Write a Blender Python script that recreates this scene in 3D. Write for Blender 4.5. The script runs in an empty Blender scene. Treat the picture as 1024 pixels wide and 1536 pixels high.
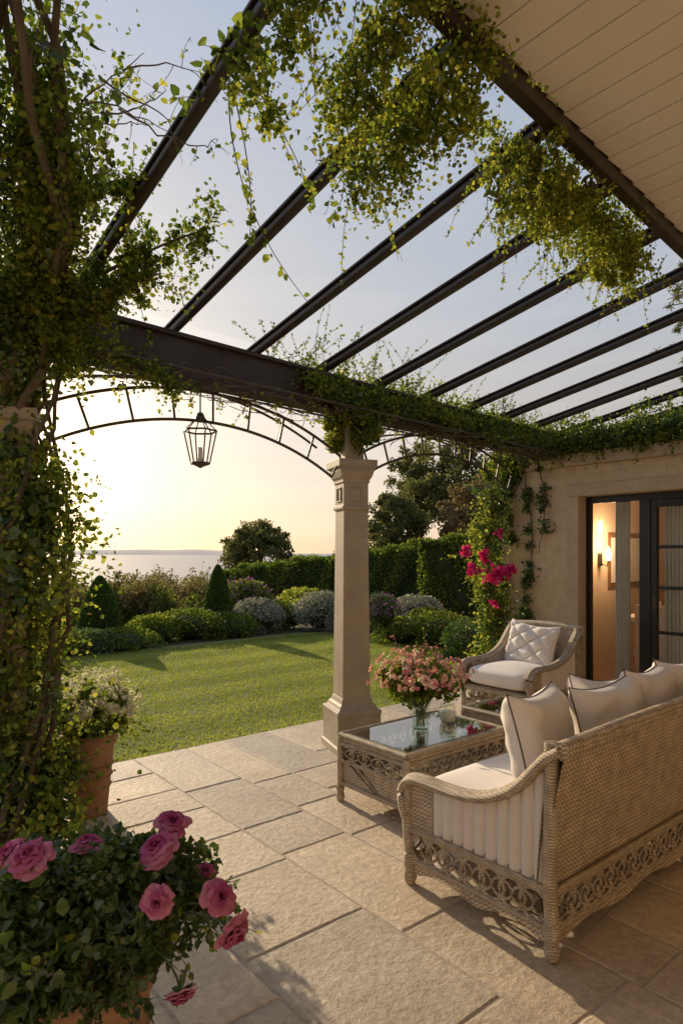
import bpy, math, numpy as np
from mathutils import Vector, Matrix
rng=np.random.default_rng(7)
TH=math.atan2(.636,.771)
S=np.array([.7714,.6363,0]);G=np.array([-.6363,.7714,0])
def P(u,v,z=0): return u*S+v*G+np.array([0,0,z])
scene=bpy.context.scene
COL=scene.collection
# ------------------------------------------------------------ materials
def nt(name):
    m=bpy.data.materials.new(name);m.use_nodes=True
    t=m.node_tree;t.nodes.clear();o=t.nodes.new('ShaderNodeOutputMaterial')
    return m,t,o
def N(t,typ,**k):
    n=t.nodes.new(typ)
    for a,b in k.items():
        if a in n.inputs: n.inputs[a].default_value=b
        else: setattr(n,a,b)
    return n
def c4(c): return (c[0],c[1],c[2],1)
def ramp(t,fac,stops):
    r=t.nodes.new('ShaderNodeValToRGB');e=r.color_ramp.elements
    while len(e)<len(stops): e.new(.5)
    for i,(p,c) in enumerate(stops): e[i].position=p;e[i].color=c4(c)
    t.links.new(fac,r.inputs[0]);return r.outputs[0]
def mixc(t,fac,a,b,mode='MIX'):
    n=t.nodes.new('ShaderNodeMix');n.data_type='RGBA';n.blend_type=mode
    for i,x in ((0,fac),(6,a),(7,b)):
        if hasattr(x,'links'): t.links.new(x,n.inputs[i])
        elif i==0: n.inputs[0].default_value=x
        else: n.inputs[i].default_value=c4(x)
    return n.outputs[2]
def mth(t,op,a,b=None):
    n=t.nodes.new('ShaderNodeMath');n.operation=op
    for i,x in ((0,a),(1,b)):
        if x is None: continue
        if hasattr(x,'links'): t.links.new(x,n.inputs[i])
        else: n.inputs[i].default_value=x
    return n.outputs[0]
def surf(name,c1,c2,scale=5,rough=.7,bump=.3,bscale=40,metal=0,rndmix=None,fine=None,dist=.01,det=4.0):
    m,t,o=nt(name)
    tc=N(t,'ShaderNodeTexCoord').outputs['Object']
    n1=N(t,'ShaderNodeTexNoise',Scale=scale,Detail=det,Roughness=.65);t.links.new(tc,n1.inputs['Vector'])
    col=ramp(t,n1.outputs['Fac'],[(.3,c1),(.7,c2)])
    if rndmix:
        a=N(t,'ShaderNodeAttribute');a.attribute_name='rnd'
        rc=ramp(t,a.outputs['Fac'],rndmix);col=mixc(t,1.0,col,rc,'MULTIPLY')
    n2=N(t,'ShaderNodeTexNoise',Scale=bscale,Detail=det,Roughness=.72);t.links.new(tc,n2.inputs['Vector'])
    if fine:
        col=mixc(t,fine,col,ramp(t,n2.outputs['Fac'],[(.35,(.55,.5,.44)),(.6,(1,1,1))]),'MULTIPLY')
    b=N(t,'ShaderNodeBump',Strength=bump,Distance=dist);t.links.new(n2.outputs['Fac'],b.inputs['Height'])
    p=N(t,'ShaderNodeBsdfPrincipled',Roughness=rough,Metallic=metal)
    t.links.new(col,p.inputs['Base Color']);t.links.new(b.outputs[0],p.inputs['Normal']);t.links.new(p.outputs[0],o.inputs[0])
    return m
def leafmat(name,cols,trans=.45,rough=.45,gl=0,tboost=1.7,mul=1.0):
    m,t,o=nt(name)
    a=N(t,'ShaderNodeAttribute');a.attribute_name='rnd'
    k=len(cols);col=ramp(t,a.outputs['Fac'],[(i/(k-1),tuple(x*mul for x in c)) for i,c in enumerate(cols)])
    d=N(t,'ShaderNodeBsdfDiffuse');tr=N(t,'ShaderNodeBsdfTranslucent')
    bc=mixc(t,1.0,col,(min(tboost,1.9),tboost,tboost*.6),'MULTIPLY')
    t.links.new(col,d.inputs[0]);t.links.new(bc,tr.inputs[0])
    x=N(t,'ShaderNodeMixShader',Fac=trans);t.links.new(d.outputs[0],x.inputs[1]);t.links.new(tr.outputs[0],x.inputs[2])
    if gl:
        g=N(t,'ShaderNodeBsdfGlossy',Roughness=rough)
        y=N(t,'ShaderNodeMixShader',Fac=gl);t.links.new(x.outputs[0],y.inputs[1]);t.links.new(g.outputs[0],y.inputs[2]);x=y
    t.links.new(x.outputs[0],o.inputs[0]);return m
def wicker(name,c1,c2,kh=260,kz=330):
    m,t,o=nt(name)
    tc=N(t,'ShaderNodeTexCoord').outputs['Object']
    sp=N(t,'ShaderNodeSeparateXYZ');t.links.new(tc,sp.inputs[0])
    h=mth(t,'ADD',sp.outputs[0],sp.outputs[1])
    nz=N(t,'ShaderNodeTexNoise',Scale=12.0);t.links.new(tc,nz.inputs['Vector'])
    w=mth(t,'MULTIPLY',nz.outputs['Fac'],.02)
    zz=mth(t,'ADD',sp.outputs[2],w)
    sh=mth(t,'SINE',mth(t,'MULTIPLY',h,kh));sz=mth(t,'SINE',mth(t,'MULTIPLY',zz,kz))
    pr=mth(t,'MULTIPLY',sh,sz)
    f=mth(t,'ADD',mth(t,'MULTIPLY',pr,.35),.5)
    rows=mth(t,'ABSOLUTE',mth(t,'SINE',mth(t,'MULTIPLY',zz,kz*.5)))
    f=mth(t,'MULTIPLY',f,mth(t,'ADD',mth(t,'MULTIPLY',rows,.6),.4))
    col=ramp(t,f,[(.08,c1),(.55,c2)])
    n1=N(t,'ShaderNodeTexNoise',Scale=18.0,Detail=4.0);t.links.new(tc,n1.inputs['Vector'])
    col=mixc(t,.8,col,ramp(t,n1.outputs['Fac'],[(.3,(.62,.56,.5)),(.7,(1.1,1.08,1.05))]),'MULTIPLY')
    b=N(t,'ShaderNodeBump',Strength=1.0,Distance=.006);t.links.new(f,b.inputs['Height'])
    p=N(t,'ShaderNodeBsdfPrincipled',Roughness=.55)
    t.links.new(col,p.inputs['Base Color']);t.links.new(b.outputs[0],p.inputs['Normal']);t.links.new(p.outputs[0],o.inputs[0])
    return m
def glass(name,gl=.04,tint=(1,1,1),edge=.8):
    m,t,o=nt(name)
    tr=N(t,'ShaderNodeBsdfTransparent');tr.inputs[0].default_value=c4(tint);g=N(t,'ShaderNodeBsdfGlossy',Roughness=.02)
    lw=N(t,'ShaderNodeLayerWeight',Blend=.5)
    f=mth(t,'ADD',mth(t,'MULTIPLY',mth(t,'POWER',lw.outputs['Facing'],5.0),edge),gl)
    x=N(t,'ShaderNodeMixShader');t.links.new(f,x.inputs[0]);t.links.new(tr.outputs[0],x.inputs[1]);t.links.new(g.outputs[0],x.inputs[2])
    t.links.new(x.outputs[0],o.inputs[0]);return m
def emis(name,c,s):
    m,t,o=nt(name);e=N(t,'ShaderNodeEmission',Strength=s);e.inputs[0].default_value=c4(c);t.links.new(e.outputs[0],o.inputs[0]);return m
M={}
M['slab']=surf('paving_stone',(.54,.45,.34),(.76,.66,.52),3.0,.62,.9,26,rndmix=[(0,(.72,.72,.73)),(.3,(.9,.86,.82)),(.6,(1,.97,.92)),(1,(1.05,.97,.88))],fine=.6,dist=.012,det=6.0)
M['grout']=surf('paving_grout',(.36,.30,.23),(.52,.44,.34),20,.9,.6,80)
M['stone']=surf('limestone',(.42,.32,.21),(.54,.43,.30),3,.8,.45,35,fine=.3)
M['col']=surf('column_stone',(.30,.24,.17),(.40,.33,.24),4,.6,.25,60,fine=.2)
M['dark']=surf('dark_bronze',(.02,.013,.009),(.04,.027,.019),8,.4,.15,60)
M['iron']=surf('painted_iron',(.05,.037,.025),(.09,.07,.05),20,.4,.1,80,metal=.3)
M['black']=surf('black_frame',(.008,.007,.006),(.014,.012,.011),8,.35,.05,60)
M['board']=surf('ceiling_board',(.72,.66,.56),(.78,.72,.63),2,.5,.1,30)
M['soil']=surf('soil',(.05,.045,.025),(.09,.08,.04),3,.95,.8,20)
M['lawnbase']=surf('lawn_ground',(.11,.13,.03),(.16,.18,.045),2,.95,.8,60)
M['terra']=surf('terracotta',(.27,.13,.07),(.42,.24,.14),6,.8,.3,40,fine=.4)
M['wick']=wicker('wicker',(.17,.125,.085),(.68,.56,.41))
M['rope']=wicker('wicker_rope',(.2,.15,.1),(.66,.55,.41),520,520)
M['cush']=surf('cushion_fabric',(.74,.67,.61),(.80,.74,.69),4,.9,.25,260,dist=.002)
M['cush2']=surf('cushion_stripe',(.66,.58,.51),(.74,.67,.6),4,.9,.25,260,dist=.002)
M['pipe']=surf('piping',(.12,.09,.08),(.17,.13,.12),10,.8,.1,90)
M['glass']=glass('clear_glass',.03)
M['roofglass']=glass('roof_glass',.03,(.98,.985,.985),.6)
M['tglass']=glass('table_glass',.25,(.75,.8,.78))
M['vglass']=glass('vase_glass',.08,(.90,.95,.90))
M['bark']=surf('bark',(.07,.05,.035),(.16,.12,.08),12,.9,.8,30)
M['plaster']=surf('plaster',(.66,.55,.42),(.72,.61,.48),2,.8,.05,30)
M['wood']=surf('floorboards',(.18,.1,.05),(.25,.15,.08),4,.4,.1,30)
M['curt']=surf('curtain_cloth',(.62,.6,.5),(.7,.68,.58),3,.9,.2,90)
M['white']=surf('white_linen',(.7,.68,.64),(.8,.78,.74),3,.6,.05,60)
M['wax']=surf('candle_wax',(.75,.7,.6),(.8,.75,.65),5,.5,.05,30)
M['lamp']=emis('lamp_glow',(1,.6,.25),14)
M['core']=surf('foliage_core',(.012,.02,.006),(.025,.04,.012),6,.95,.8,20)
M['vine']=leafmat('vine_leaf',[(.03,.05,.012),(.065,.095,.02),(.12,.15,.03),(.2,.2,.035)],.5,mul=1.45)
M['vineg']=leafmat('golden_vine_leaf',[(.06,.08,.018),(.11,.145,.03),(.18,.2,.04),(.28,.26,.06)],.55,mul=1.4)
M['ivy']=leafmat('ivy_leaf',[(.02,.045,.012),(.045,.08,.02),(.08,.125,.03)],.35,.35,.06,mul=1.35)
M['hedge']=leafmat('hedge_leaf',[(.03,.05,.012),(.065,.09,.02),(.13,.15,.035)],.45,mul=1.5)
M['cyp']=leafmat('topiary_leaf',[(.02,.045,.012),(.045,.08,.02),(.08,.12,.03)],.3,mul=1.6)
M['shrub']=leafmat('shrub_leaf',[(.06,.065,.025),(.1,.1,.04),(.16,.14,.065),(.22,.17,.1)],.4,mul=1.4)
M['lav']=leafmat('lavender_leaf',[(.15,.16,.14),(.25,.26,.24),(.42,.41,.40)],.35,tboost=1.3)
M['tree']=leafmat('tree_leaf',[(.055,.065,.03),(.095,.1,.045),(.14,.135,.065)],.45,mul=1.4)
M['brown']=leafmat('autumn_leaf',[(.08,.06,.04),(.13,.1,.06),(.19,.14,.085)],.4,mul=1.4)
M['grass']=leafmat('grass_blade',[(.12,.14,.025),(.19,.22,.04),(.27,.29,.07)],.5,.5,0,1.6,mul=1.25)
M['pink']=leafmat('pink_petal',[(.5,.12,.22),(.68,.28,.38),(.8,.5,.55)],.35,.5,0,1.2)
M['rose']=leafmat('rose_petal',[(.30,.03,.13),(.46,.11,.27),(.60,.26,.40)],.3,.5,0,1.2)
M['mag']=leafmat('magenta_bract',[(.42,.01,.12),(.6,.03,.22),(.7,.1,.32)],.4,.5,0,1.2)
M['peach']=leafmat('peach_petal',[(.55,.22,.22),(.75,.45,.42),(.85,.7,.65)],.35,.5,0,1.1)
M['wht']=leafmat('white_petal',[(.6,.58,.5),(.75,.72,.65),(.85,.83,.78)],.35,.5,0,1.1)
M['purp']=leafmat('purple_petal',[(.2,.07,.26),(.36,.14,.42),(.48,.24,.5)],.3,.5,0,1.2)
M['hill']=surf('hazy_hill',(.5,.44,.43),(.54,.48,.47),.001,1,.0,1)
m,t,o=nt('sea_water');p=N(t,'ShaderNodeBsdfPrincipled',Roughness=.35);p.inputs['Base Color'].default_value=(.3,.29,.3,1)
tc=N(t,'ShaderNodeTexCoord').outputs['Object'];mp=N(t,'ShaderNodeMapping');mp.inputs['Scale'].default_value=(.4,1,1);t.links.new(tc,mp.inputs[0]);n=N(t,'ShaderNodeTexNoise',Scale=.03,Detail=6.0);t.links.new(mp.outputs[0],n.inputs['Vector'])
b=N(t,'ShaderNodeBump',Strength=.6,Distance=2.0);t.links.new(n.outputs['Fac'],b.inputs['Height']);t.links.new(b.outputs[0],p.inputs['Normal']);t.links.new(p.outputs[0],o.inputs[0]);M['sea']=m
def ashlar():
    m,t,o=nt('ashlar_wall')
    tc=N(t,'ShaderNodeTexCoord').outputs['Object'];sp=N(t,'ShaderNodeSeparateXYZ');t.links.new(tc,sp.inputs[0])
    cb=N(t,'ShaderNodeCombineXYZ');t.links.new(mth(t,'ADD',sp.outputs[0],sp.outputs[1]),cb.inputs[0]);t.links.new(sp.outputs[2],cb.inputs[1])
    br=N(t,'ShaderNodeTexBrick',Scale=1.0);br.inputs['Brick Width'].default_value=.72;br.inputs['Row Height'].default_value=.42;br.inputs['Mortar Size'].default_value=.003
    br.inputs['Color1'].default_value=(.56,.43,.28,1);br.inputs['Color2'].default_value=(.62,.48,.33,1);br.inputs['Mortar'].default_value=(.45,.35,.23,1)
    t.links.new(cb.outputs[0],br.inputs['Vector'])
    n2=N(t,'ShaderNodeTexNoise',Scale=7.0,Detail=5.0,Roughness=.7);t.links.new(tc,n2.inputs['Vector'])
    col=mixc(t,.6,br.outputs['Color'],ramp(t,n2.outputs['Fac'],[(.3,(.68,.64,.6)),(.65,(1,1,1))]),'MULTIPLY')
    b=N(t,'ShaderNodeBump',Strength=.4,Distance=.01);t.links.new(n2.outputs['Fac'],b.inputs['Height'])
    p=N(t,'ShaderNodeBsdfPrincipled',Roughness=.85);t.links.new(col,p.inputs['Base Color']);t.links.new(b.outputs[0],p.inputs['Normal']);t.links.new(p.outputs[0],o.inputs[0]);return m
M['ashlar']=ashlar()
# ------------------------------------------------------------ mesh builder
class MB:
    def __init__(s): s.v=[];s.n=0;s.lv=[];s.ls=[];s.mi=[];s.rn=[];s.sm=[];s.mats=[]
    def mat(s,k):
        if k not in s.mats: s.mats.append(k)
        return s.mats.index(k)
    def bulk(s,V,F,k,rnd=.5,smooth=False):
        V=np.asarray(V,float).reshape(-1,3);F=np.asarray(F,int)
        s.v.append(V);s.lv.append((F+s.n).ravel());nf=len(F);s.ls.append(np.full(nf,F.shape[1]))
        s.mi.append(np.full(nf,s.mat(k)));r=np.asarray(rnd,float);s.rn.append(np.full(nf,float(r)) if r.ndim==0 else r)
        s.sm.append(np.full(nf,smooth));s.n+=len(V)
    def box(s,a,b,k,R=None,rnd=.5):
        a=np.array(a,float);b=np.array(b,float)
        V=np.array([[x,y,z] for x in (a[0],b[0]) for y in (a[1],b[1]) for z in (a[2],b[2])])
        if R is not None: V=R(V)
        s.bulk(V,[[0,1,3,2],[4,6,7,5],[0,4,5,1],[2,3,7,6],[0,2,6,4],[1,5,7,3]],k,rnd)
    def grid(s,V,nu,nv,k,smooth=True,rnd=.5,closeu=False):
        F=[]
        for i in range(nu-(0 if closeu else 1)):
            for j in range(nv-1):
                i2=(i+1)%nu
                F.append([i*nv+j,i2*nv+j,i2*nv+j+1,i*nv+j+1])
        s.bulk(V,F,k,rnd,smooth)
    def tube(s,pts,r,k,n=8,rnd=.5,sx=1.0,closed=False):
        pts=np.asarray(pts,float);m=len(pts);r=np.full(m,r) if np.ndim(r)==0 else np.asarray(r)
        T=np.gradient(pts,axis=0)
        if closed: T=np.roll(pts,-1,0)-np.roll(pts,1,0)
        T/=np.linalg.norm(T,axis=1)[:,None]+1e-9
        ref=np.array([0,0,1.]) if abs(T[:,2]).mean()<.8 else np.array([1.,.3,0])
        V=[]
        for i in range(m):
            a=np.cross(T[i],ref);l=np.linalg.norm(a)
            if l<1e-3: a=np.cross(T[i],[1,.2,.1]);l=np.linalg.norm(a)
            a/=l;b=np.cross(a,T[i])
            for j in range(n):
                q=2*math.pi*j/n;V.append(pts[i]+r[i]*(sx*math.cos(q)*a+math.sin(q)*b))
        F=[]
        for i in range(m if closed else m-1):
            i2=(i+1)%m
            for j in range(n): F.append([i*n+j,i*n+(j+1)%n,i2*n+(j+1)%n,i2*n+j])
        s.bulk(V,F,k,rnd,True)
        if not closed:
            s.bulk(V[:n],[list(range(n))],k,rnd);s.bulk(V[-n:],[list(range(n))],k,rnd)
    def lathe(s,c,prof,k,n=24,flute=0):
        V=[]
        for (r,z) in prof:
            for j in range(n):
                q=2*math.pi*j/n;V.append([c[0]+r*math.cos(q),c[1]+r*math.sin(q),c[2]+z])
        F=[]
        for i in range(len(prof)-1):
            for j in range(n): F.append([i*n+j,i*n+(j+1)%n,(i+1)*n+(j+1)%n,(i+1)*n+j])
        s.bulk(V,F,k,.5,True)
    def sq(s,c,prof,k,rot):
        V=[];cr,sr=math.cos(rot),math.sin(rot)
        for (r,z) in prof:
            for (x,y) in ((-r,-r),(r,-r),(r,r),(-r,r)): V.append([c[0]+x*cr-y*sr,c[1]+x*sr+y*cr,z])
        F=[]
        for i in range(len(prof)-1):
            for j in range(4): F.append([i*4+j,i*4+(j+1)%4,(i+1)*4+(j+1)%4,(i+1)*4+j])
        F.append([len(V)-4,len(V)-3,len(V)-2,len(V)-1])
        s.bulk(V,F,k)
    def leaves(s,C,size,k,A=None,w=.5,rnd=None,up=0,wj=None):
        C=np.asarray(C,float);n=len(C)
        if n==0: return
        size=np.broadcast_to(np.asarray(size,float),(n,))*rng.uniform(.5,1.3,n)
        if A is None:
            A=rng.normal(size=(n,3));A[:,2]+=up
        A=A/(np.linalg.norm(A,axis=1)[:,None]+1e-9)
        B=np.cross(A,rng.normal(size=(n,3)));B/=np.linalg.norm(B,axis=1)[:,None]+1e-9
        Nn=np.cross(A,B)
        pat=[(0,0,0),(.3,.42,.1),(.72,.3,.08),(1,0,-.05),(.72,-.3,.08),(.3,-.42,.1)]
        V=np.stack([C+size[:,None]*(A*l+B*(x*w*2)+Nn*f) for l,x,f in pat],1).reshape(-1,3)
        F=np.arange(n*6).reshape(n,6)
        s.bulk(V,F,k,rng.random(n) if rnd is None else rnd)
    def finish(s,name,parent=None,origin=(0,0,0),rot=0,frameuv=False,bevel=0):
        V=np.concatenate(s.v)-np.array(origin)
        me=bpy.data.meshes.new(name);ls=np.concatenate(s.ls);lv=np.concatenate(s.lv)
        me.vertices.add(len(V));me.vertices.foreach_set('co',V.ravel().astype(np.float32))
        me.loops.add(len(lv));me.loops.foreach_set('vertex_index',lv.astype(np.int32))
        me.polygons.add(len(ls));st=np.concatenate([[0],np.cumsum(ls)[:-1]])
        me.polygons.foreach_set('loop_start',st.astype(np.int32));me.polygons.foreach_set('loop_total',ls.astype(np.int32))
        me.polygons.foreach_set('material_index',np.concatenate(s.mi).astype(np.int32))
        me.polygons.foreach_set('use_smooth',np.concatenate(s.sm).astype(bool))
        for k in s.mats: me.materials.append(M[k])
        a=me.attributes.new('rnd','FLOAT','FACE');a.data.foreach_set('value',np.concatenate(s.rn).astype(np.float32))
        me.update(calc_edges=True);me.validate()
        o=bpy.data.objects.new(name,me);COL.objects.link(o)
        if parent: o.parent=parent
        else:
            R=Matrix.Rotation(rot,3,'Z');o.location=R@Vector(origin);o.rotation_euler[2]=rot
        if bevel:
            b=o.modifiers.new('b','BEVEL');b.width=bevel;b.segments=2;b.limit_method='ANGLE'
        return o
def empty(name,origin=(0,0,0),rot=0):
    e=bpy.data.objects.new(name,None);COL.objects.link(e);e.empty_display_size=.2
    e.location=Matrix.Rotation(rot,3,'Z')@Vector(origin);e.rotation_euler[2]=rot;return e
def unit(n):
    d=rng.normal(size=(n,3));return d/np.linalg.norm(d,axis=1)[:,None]
def cloud(c,R,n,sub=14,sr=.38):
    c=np.array(c,float);R=np.array(R,float)*np.ones(3)
    sc=unit(sub)*rng.uniform(.35,.85,sub)[:,None];id=rng.integers(0,sub,n)
    rr=sr*rng.uniform(.5,1.3,sub)[id]
    p=sc[id]+unit(n)*(rr*rng.uniform(.3,1,n)**.5)[:,None]
    return c+p*R
def along(pts,n,r,sag=0):
    pts=np.asarray(pts,float);L=np.r_[0,np.cumsum(np.linalg.norm(np.diff(pts,axis=0),axis=1))]
    nc=max(8,int(n/55));q=rng.uniform(0,L[-1],nc);c=np.stack([np.interp(q,L,pts[:,i]) for i in range(3)],1)
    ph=rng.uniform(0,6,2);kk=rng.uniform(5,9)
    m=np.clip(.62+.3*np.sin(q*kk+ph[0])+.22*np.sin(q*kk*2.3+ph[1]),.12,1.2)
    cc=c+unit(nc)*(r*m*rng.uniform(.1,1.05,nc))[:,None];cc[:,2]-=sag*rng.random(nc)**2
    id=rng.integers(0,nc,n);rr=r*rng.uniform(.18,.5,nc)[id]
    g=rng.normal(size=(n,3));g[:,2]*=1.1
    return cc[id]+g*(rr*.55)[:,None]
def bez(p0,p1,p2,n=10):
    t=np.linspace(0,1,n)[:,None];p0,p1,p2=map(lambda x:np.array(x,float),(p0,p1,p2))
    return (1-t)**2*p0+2*t*(1-t)*p1+t*t*p2
def sprig(mb,p0,d,L,k,leaf,droop=.3,dens=60,tw=.0022,w=.5):
    p0=np.array(p0,float);d=np.array(d,float);d/=np.linalg.norm(d)
    p1=p0+d*L*.5+rng.normal(size=3)*L*.1;p2=p0+d*L+rng.normal(size=3)*L*.12-np.array([0,0,droop*L])
    pts=bez(p0,p1,p2,9);mb.tube(pts,np.linspace(tw,tw*.4,9),'bark',4)
    n=max(4,int(L*dens));t=rng.uniform(.08,1,n)*8;i=np.minimum(t.astype(int),7);f=(t-i)[:,None]
    c=pts[i]*(1-f)+pts[i+1]*f
    A=unit(n)+(pts[-1]-pts[0])/L*.6
    mb.leaves(c+A*leaf*.15,leaf,k,A,w)
# ------------------------------------------------------------ ground, lawn, sea
mb=MB();xs=np.linspace(-120,120,161);ys=np.linspace(-40,140,121)
def gh(x,y):
    d=np.clip((y-15-.25*np.maximum(x,0))/60,0,1);return -.06-34*d*d*(3-2*d)-.03*np.maximum(y-14,0)
V=np.array([[x,y,gh(x,y)+.02*math.sin(x)*math.cos(y*.7)*(y>14)] for x in xs for y in ys]);mb.grid(V,len(xs),len(ys),'soil');mb.finish('ground')
mb=MB();mb.bulk([[-60000,-3000,-30],[60000,-3000,-30],[60000,90000,-30],[-60000,90000,-30]],[[0,1,2,3]],'sea');mb.finish('sea')
mb=MB();n=80;X=np.linspace(-11000,-1200,n)
H=45+55*np.abs(np.sin(X/2100.))+12*np.sin(X/510.)+8*np.sin(X/190.);H*=np.clip((-1200-X)/2500,0,1)
V=[];
for x,h in zip(X,H): V+= [[x,14000,-30],[x,14600,h],[x,16500,-30]]
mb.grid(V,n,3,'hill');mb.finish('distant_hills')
def border(x): return np.interp(x,[-12,-6,-4.5,-2.5,-1,1,3,6],[8.5,9,9.6,11.3,12.7,13.4,13.0,12.5])
mb=MB();bx=np.linspace(-12,6,40);V=[]
for x in bx:
    y0=(4.93+.6363*x)/.7714
    V+=[[x,y0,-.03],[x,max(border(x)+.4,y0+.01),-.03]]
mb.grid(V,40,2,'lawnbase')
n=360000;x=rng.uniform(-7,4.5,n);y=3+10.5*rng.random(n)**1.5
k=(-.6363*x+.7714*y>4.92)&(y<border(x)+.1)&(x/y>-.6)&(x/y<.35);x=x[k];y=y[k];n=len(x)
edge=(-.6363*x+.7714*y<5.0)
h=rng.uniform(.012,.026,n)*(1+.5*edge);a=rng.uniform(0,6.28,n);w=rng.uniform(.0024,.0048,n)*(1+y*.05)
b0=np.stack([x,y,np.full(n,-.03)],1);dx=np.stack([np.cos(a)*w,np.sin(a)*w,np.zeros(n)],1)
ln=rng.normal(size=(n,3))*.01;ln[:,2]=h
V=np.stack([b0-dx,b0+dx,b0+ln],1).reshape(-1,3)
stripe=.2*np.sign(np.sin((-.6363*x+.7714*y)*6.6+.15*np.sin(x*3)));pat=.13*np.sin(x*2.1+1)*np.sin(y*1.7)
mb.bulk(V,np.arange(n*3).reshape(n,3),'grass',np.clip(rng.normal(.5,.16,n)+stripe+pat,0,1));mb.finish('lawn')
# paving
mb=MB();mb.box((-5,-3.2,-.12),(6.9,4.88,-.004),'grout')
u=-4.98
while u<6.85:
    w=rng.choice([.34,.44,.54,.62]);v=4.87
    while v>-3.1:
        L=rng.choice([.4,.6,.75,.9,1.05]);v1=max(v-L,-3.15);u1=min(u+w,6.86)
        zt=rng.uniform(-.0012,.002)
        if w>.49 and rng.random()<.2: parts=[(u,v1,(u+u1)/2,v),((u+u1)/2,v1,u1,v)]
        elif L>.7 and rng.random()<.15: parts=[(u,v1,u1,(v+v1)/2),(u,(v+v1)/2,u1,v)]
        else: parts=[(u,v1,u1,v)]
        for (ua,va,ub,vb) in parts:
            j=.0055+rng.uniform(0,.002);c=.005+rng.uniform(0,.004)
            r=rng.random();cx=(ua+ub)/2;cy=(va+vb)/2
            out=[]
            for (p,q) in (((ua+j,va+j),(ub-j,va+j)),((ub-j,va+j),(ub-j,vb-j)),((ub-j,vb-j),(ua+j,vb-j)),((ua+j,vb-j),(ua+j,va+j))):
                for f in np.linspace(0,1,9)[:-1]: out.append((p[0]+(q[0]-p[0])*f+rng.normal()*.002,p[1]+(q[1]-p[1])*f+rng.normal()*.002))
            m_=len(out);hx_=(ub-ua)/2;hy_=(vb-va)/2
            ins=[(cx+(p[0]-cx)*(1-c/hx_),cy+(p[1]-cy)*(1-c/hy_)) for p in out]
            V=[(p[0],p[1],-.04) for p in out]+[(p[0],p[1],zt-.004) for p in out]+[(p[0],p[1],zt) for p in ins]
            mb.bulk(V,[[i,(i+1)%m_,m_+(i+1)%m_,m_+i] for i in range(m_)]+[[m_+i,m_+(i+1)%m_,2*m_+(i+1)%m_,2*m_+i] for i in range(m_)],'slab',r)
            mb.bulk(V[2*m_:],[list(range(m_))],'slab',r)
        v=v1
    u+=w
mb.finish('stone_patio',rot=TH)
# ------------------------------------------------------------ house
house=empty('stone_house',(6.96,0,0),TH);ho=(6.96,0,0)
def H(mb,name,bevel=0): return mb.finish(name,parent=house,origin=ho,bevel=bevel)
mb=MB()
mb.box((6.85,3.98,-.05),(7.15,5.05,2.62),'ashlar');mb.box((6.85,1.3,2.26),(7.15,3.98,2.62),'ashlar')
mb.box((6.85,-3.2,-.05),(7.15,1.3,2.62),'ashlar');mb.box((7.15,4.75,-.05),(11.5,5.05,2.62),'ashlar')
mb.box((11.2,-3.2,-.05),(11.5,4.75,2.62),'ashlar')
mb.box((6.8,-3.2,2.62),(11.55,5.1,2.76),'stone')
mb.box((6.825,3.975,0),(6.85,4.12,2.262),'stone');mb.box((6.825,1.3,2.262),(6.85,4.12,2.4),'stone')
mb.box((-5,-3.5,-.05),(6.85,-3.2,3.6),'plaster')
H(mb,'walls',.008)
mb=MB();mb.box((7.152,-2.2,.0),(11.2,4.75,.012),'wood');mb.box((7.16,4.72,.012),(11.19,4.748,2.6),'plaster');mb.box((11.17,-2,.012),(11.195,4.72,2.6),'plaster')
mb.box((7.152,-2,2.58),(11.17,4.72,2.6),'plaster');mb.box((7.16,.4,.012),(11.17,.45,2.58),'plaster');H(mb,'interior_room')
mb=MB()
D0,D1=7.0,7.06
mb.box((D0,3.92,0),(D1,3.978,2.258),'black');mb.box((D0,1.3,2.18),(D1,3.92,2.258),'black');mb.box((D0,1.3,0),(D1,3.92,.07),'black')
mb.box((D0-.02,3.22,.07),(D1+.02,3.34,2.18),'black')
def leafdoor(a,b):
    mb.box((D0-.015,a,.07),(D1-.01,a+.06,2.18),'black');mb.box((D0-.015,b-.06,.07),(D1-.01,b,2.18),'black')
    mb.box((D0-.015,a+.06,.07),(D1-.01,b-.06,.25),'black');mb.box((D0-.015,a+.06,2.1),(D1-.01,b-.06,2.18),'black')
    for z in (.75,1.23,1.67): mb.box((D0,a+.06,z-.018),(D1-.02,b-.06,z+.018),'black')
leafdoor(2.3,3.215);mb.box((D0,2.74,.25),(D1-.02,2.77,2.1),'black');leafdoor(1.36,2.29)
mb.box((D0-.05,3.15,1.0),(D0-.02,3.18,1.15),'iron')
mb.bulk([(7.03,1.3,.07),(7.03,3.92,.07),(7.03,3.92,2.2),(7.03,1.3,2.2)],[[0,1,2,3]],'glass');H(mb,'french_doors',.004)
mb=MB()
for (a,b,u0) in ((3.60,3.76,7.3),(2.95,3.2,7.3)):
    nn=40;V=[]
    for i in range(nn):
        v=a+(b-a)*i/(nn-1)
        for z in (.03,.8,1.6,2.4): V.append([u0+.03*math.sin(i*.95)+.01*math.sin(z*3),v,z])
    mb.grid(V,nn,4,'curt')
mb.tube([(7.3,1.4,2.42),(7.3,4.2,2.42)],.012,'black');H(mb,'curtains')
mb=MB();mb.box((8.3,3.3,.7),(9.3,4.3,.76),'white')
for a in (8.36,9.2):
    for b in (3.36,4.2): mb.box((a,b,.012),(a+.05,b+.05,.7),'white')
mb.box((8.05,3.5,.42),(8.3,3.9,.47),'white');mb.box((8.03,3.5,.012),(8.06,3.9,.95),'white')
mb.lathe((8.7,3.9,.76),[(.001,0),(.05,.005),(.06,.08),(.03,.16),(.035,.2)],'wax',16)
mb.box((10.2,3.9,.012),(10.7,4.68,1.0),'wood');H(mb,'dining_table',.004)
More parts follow.
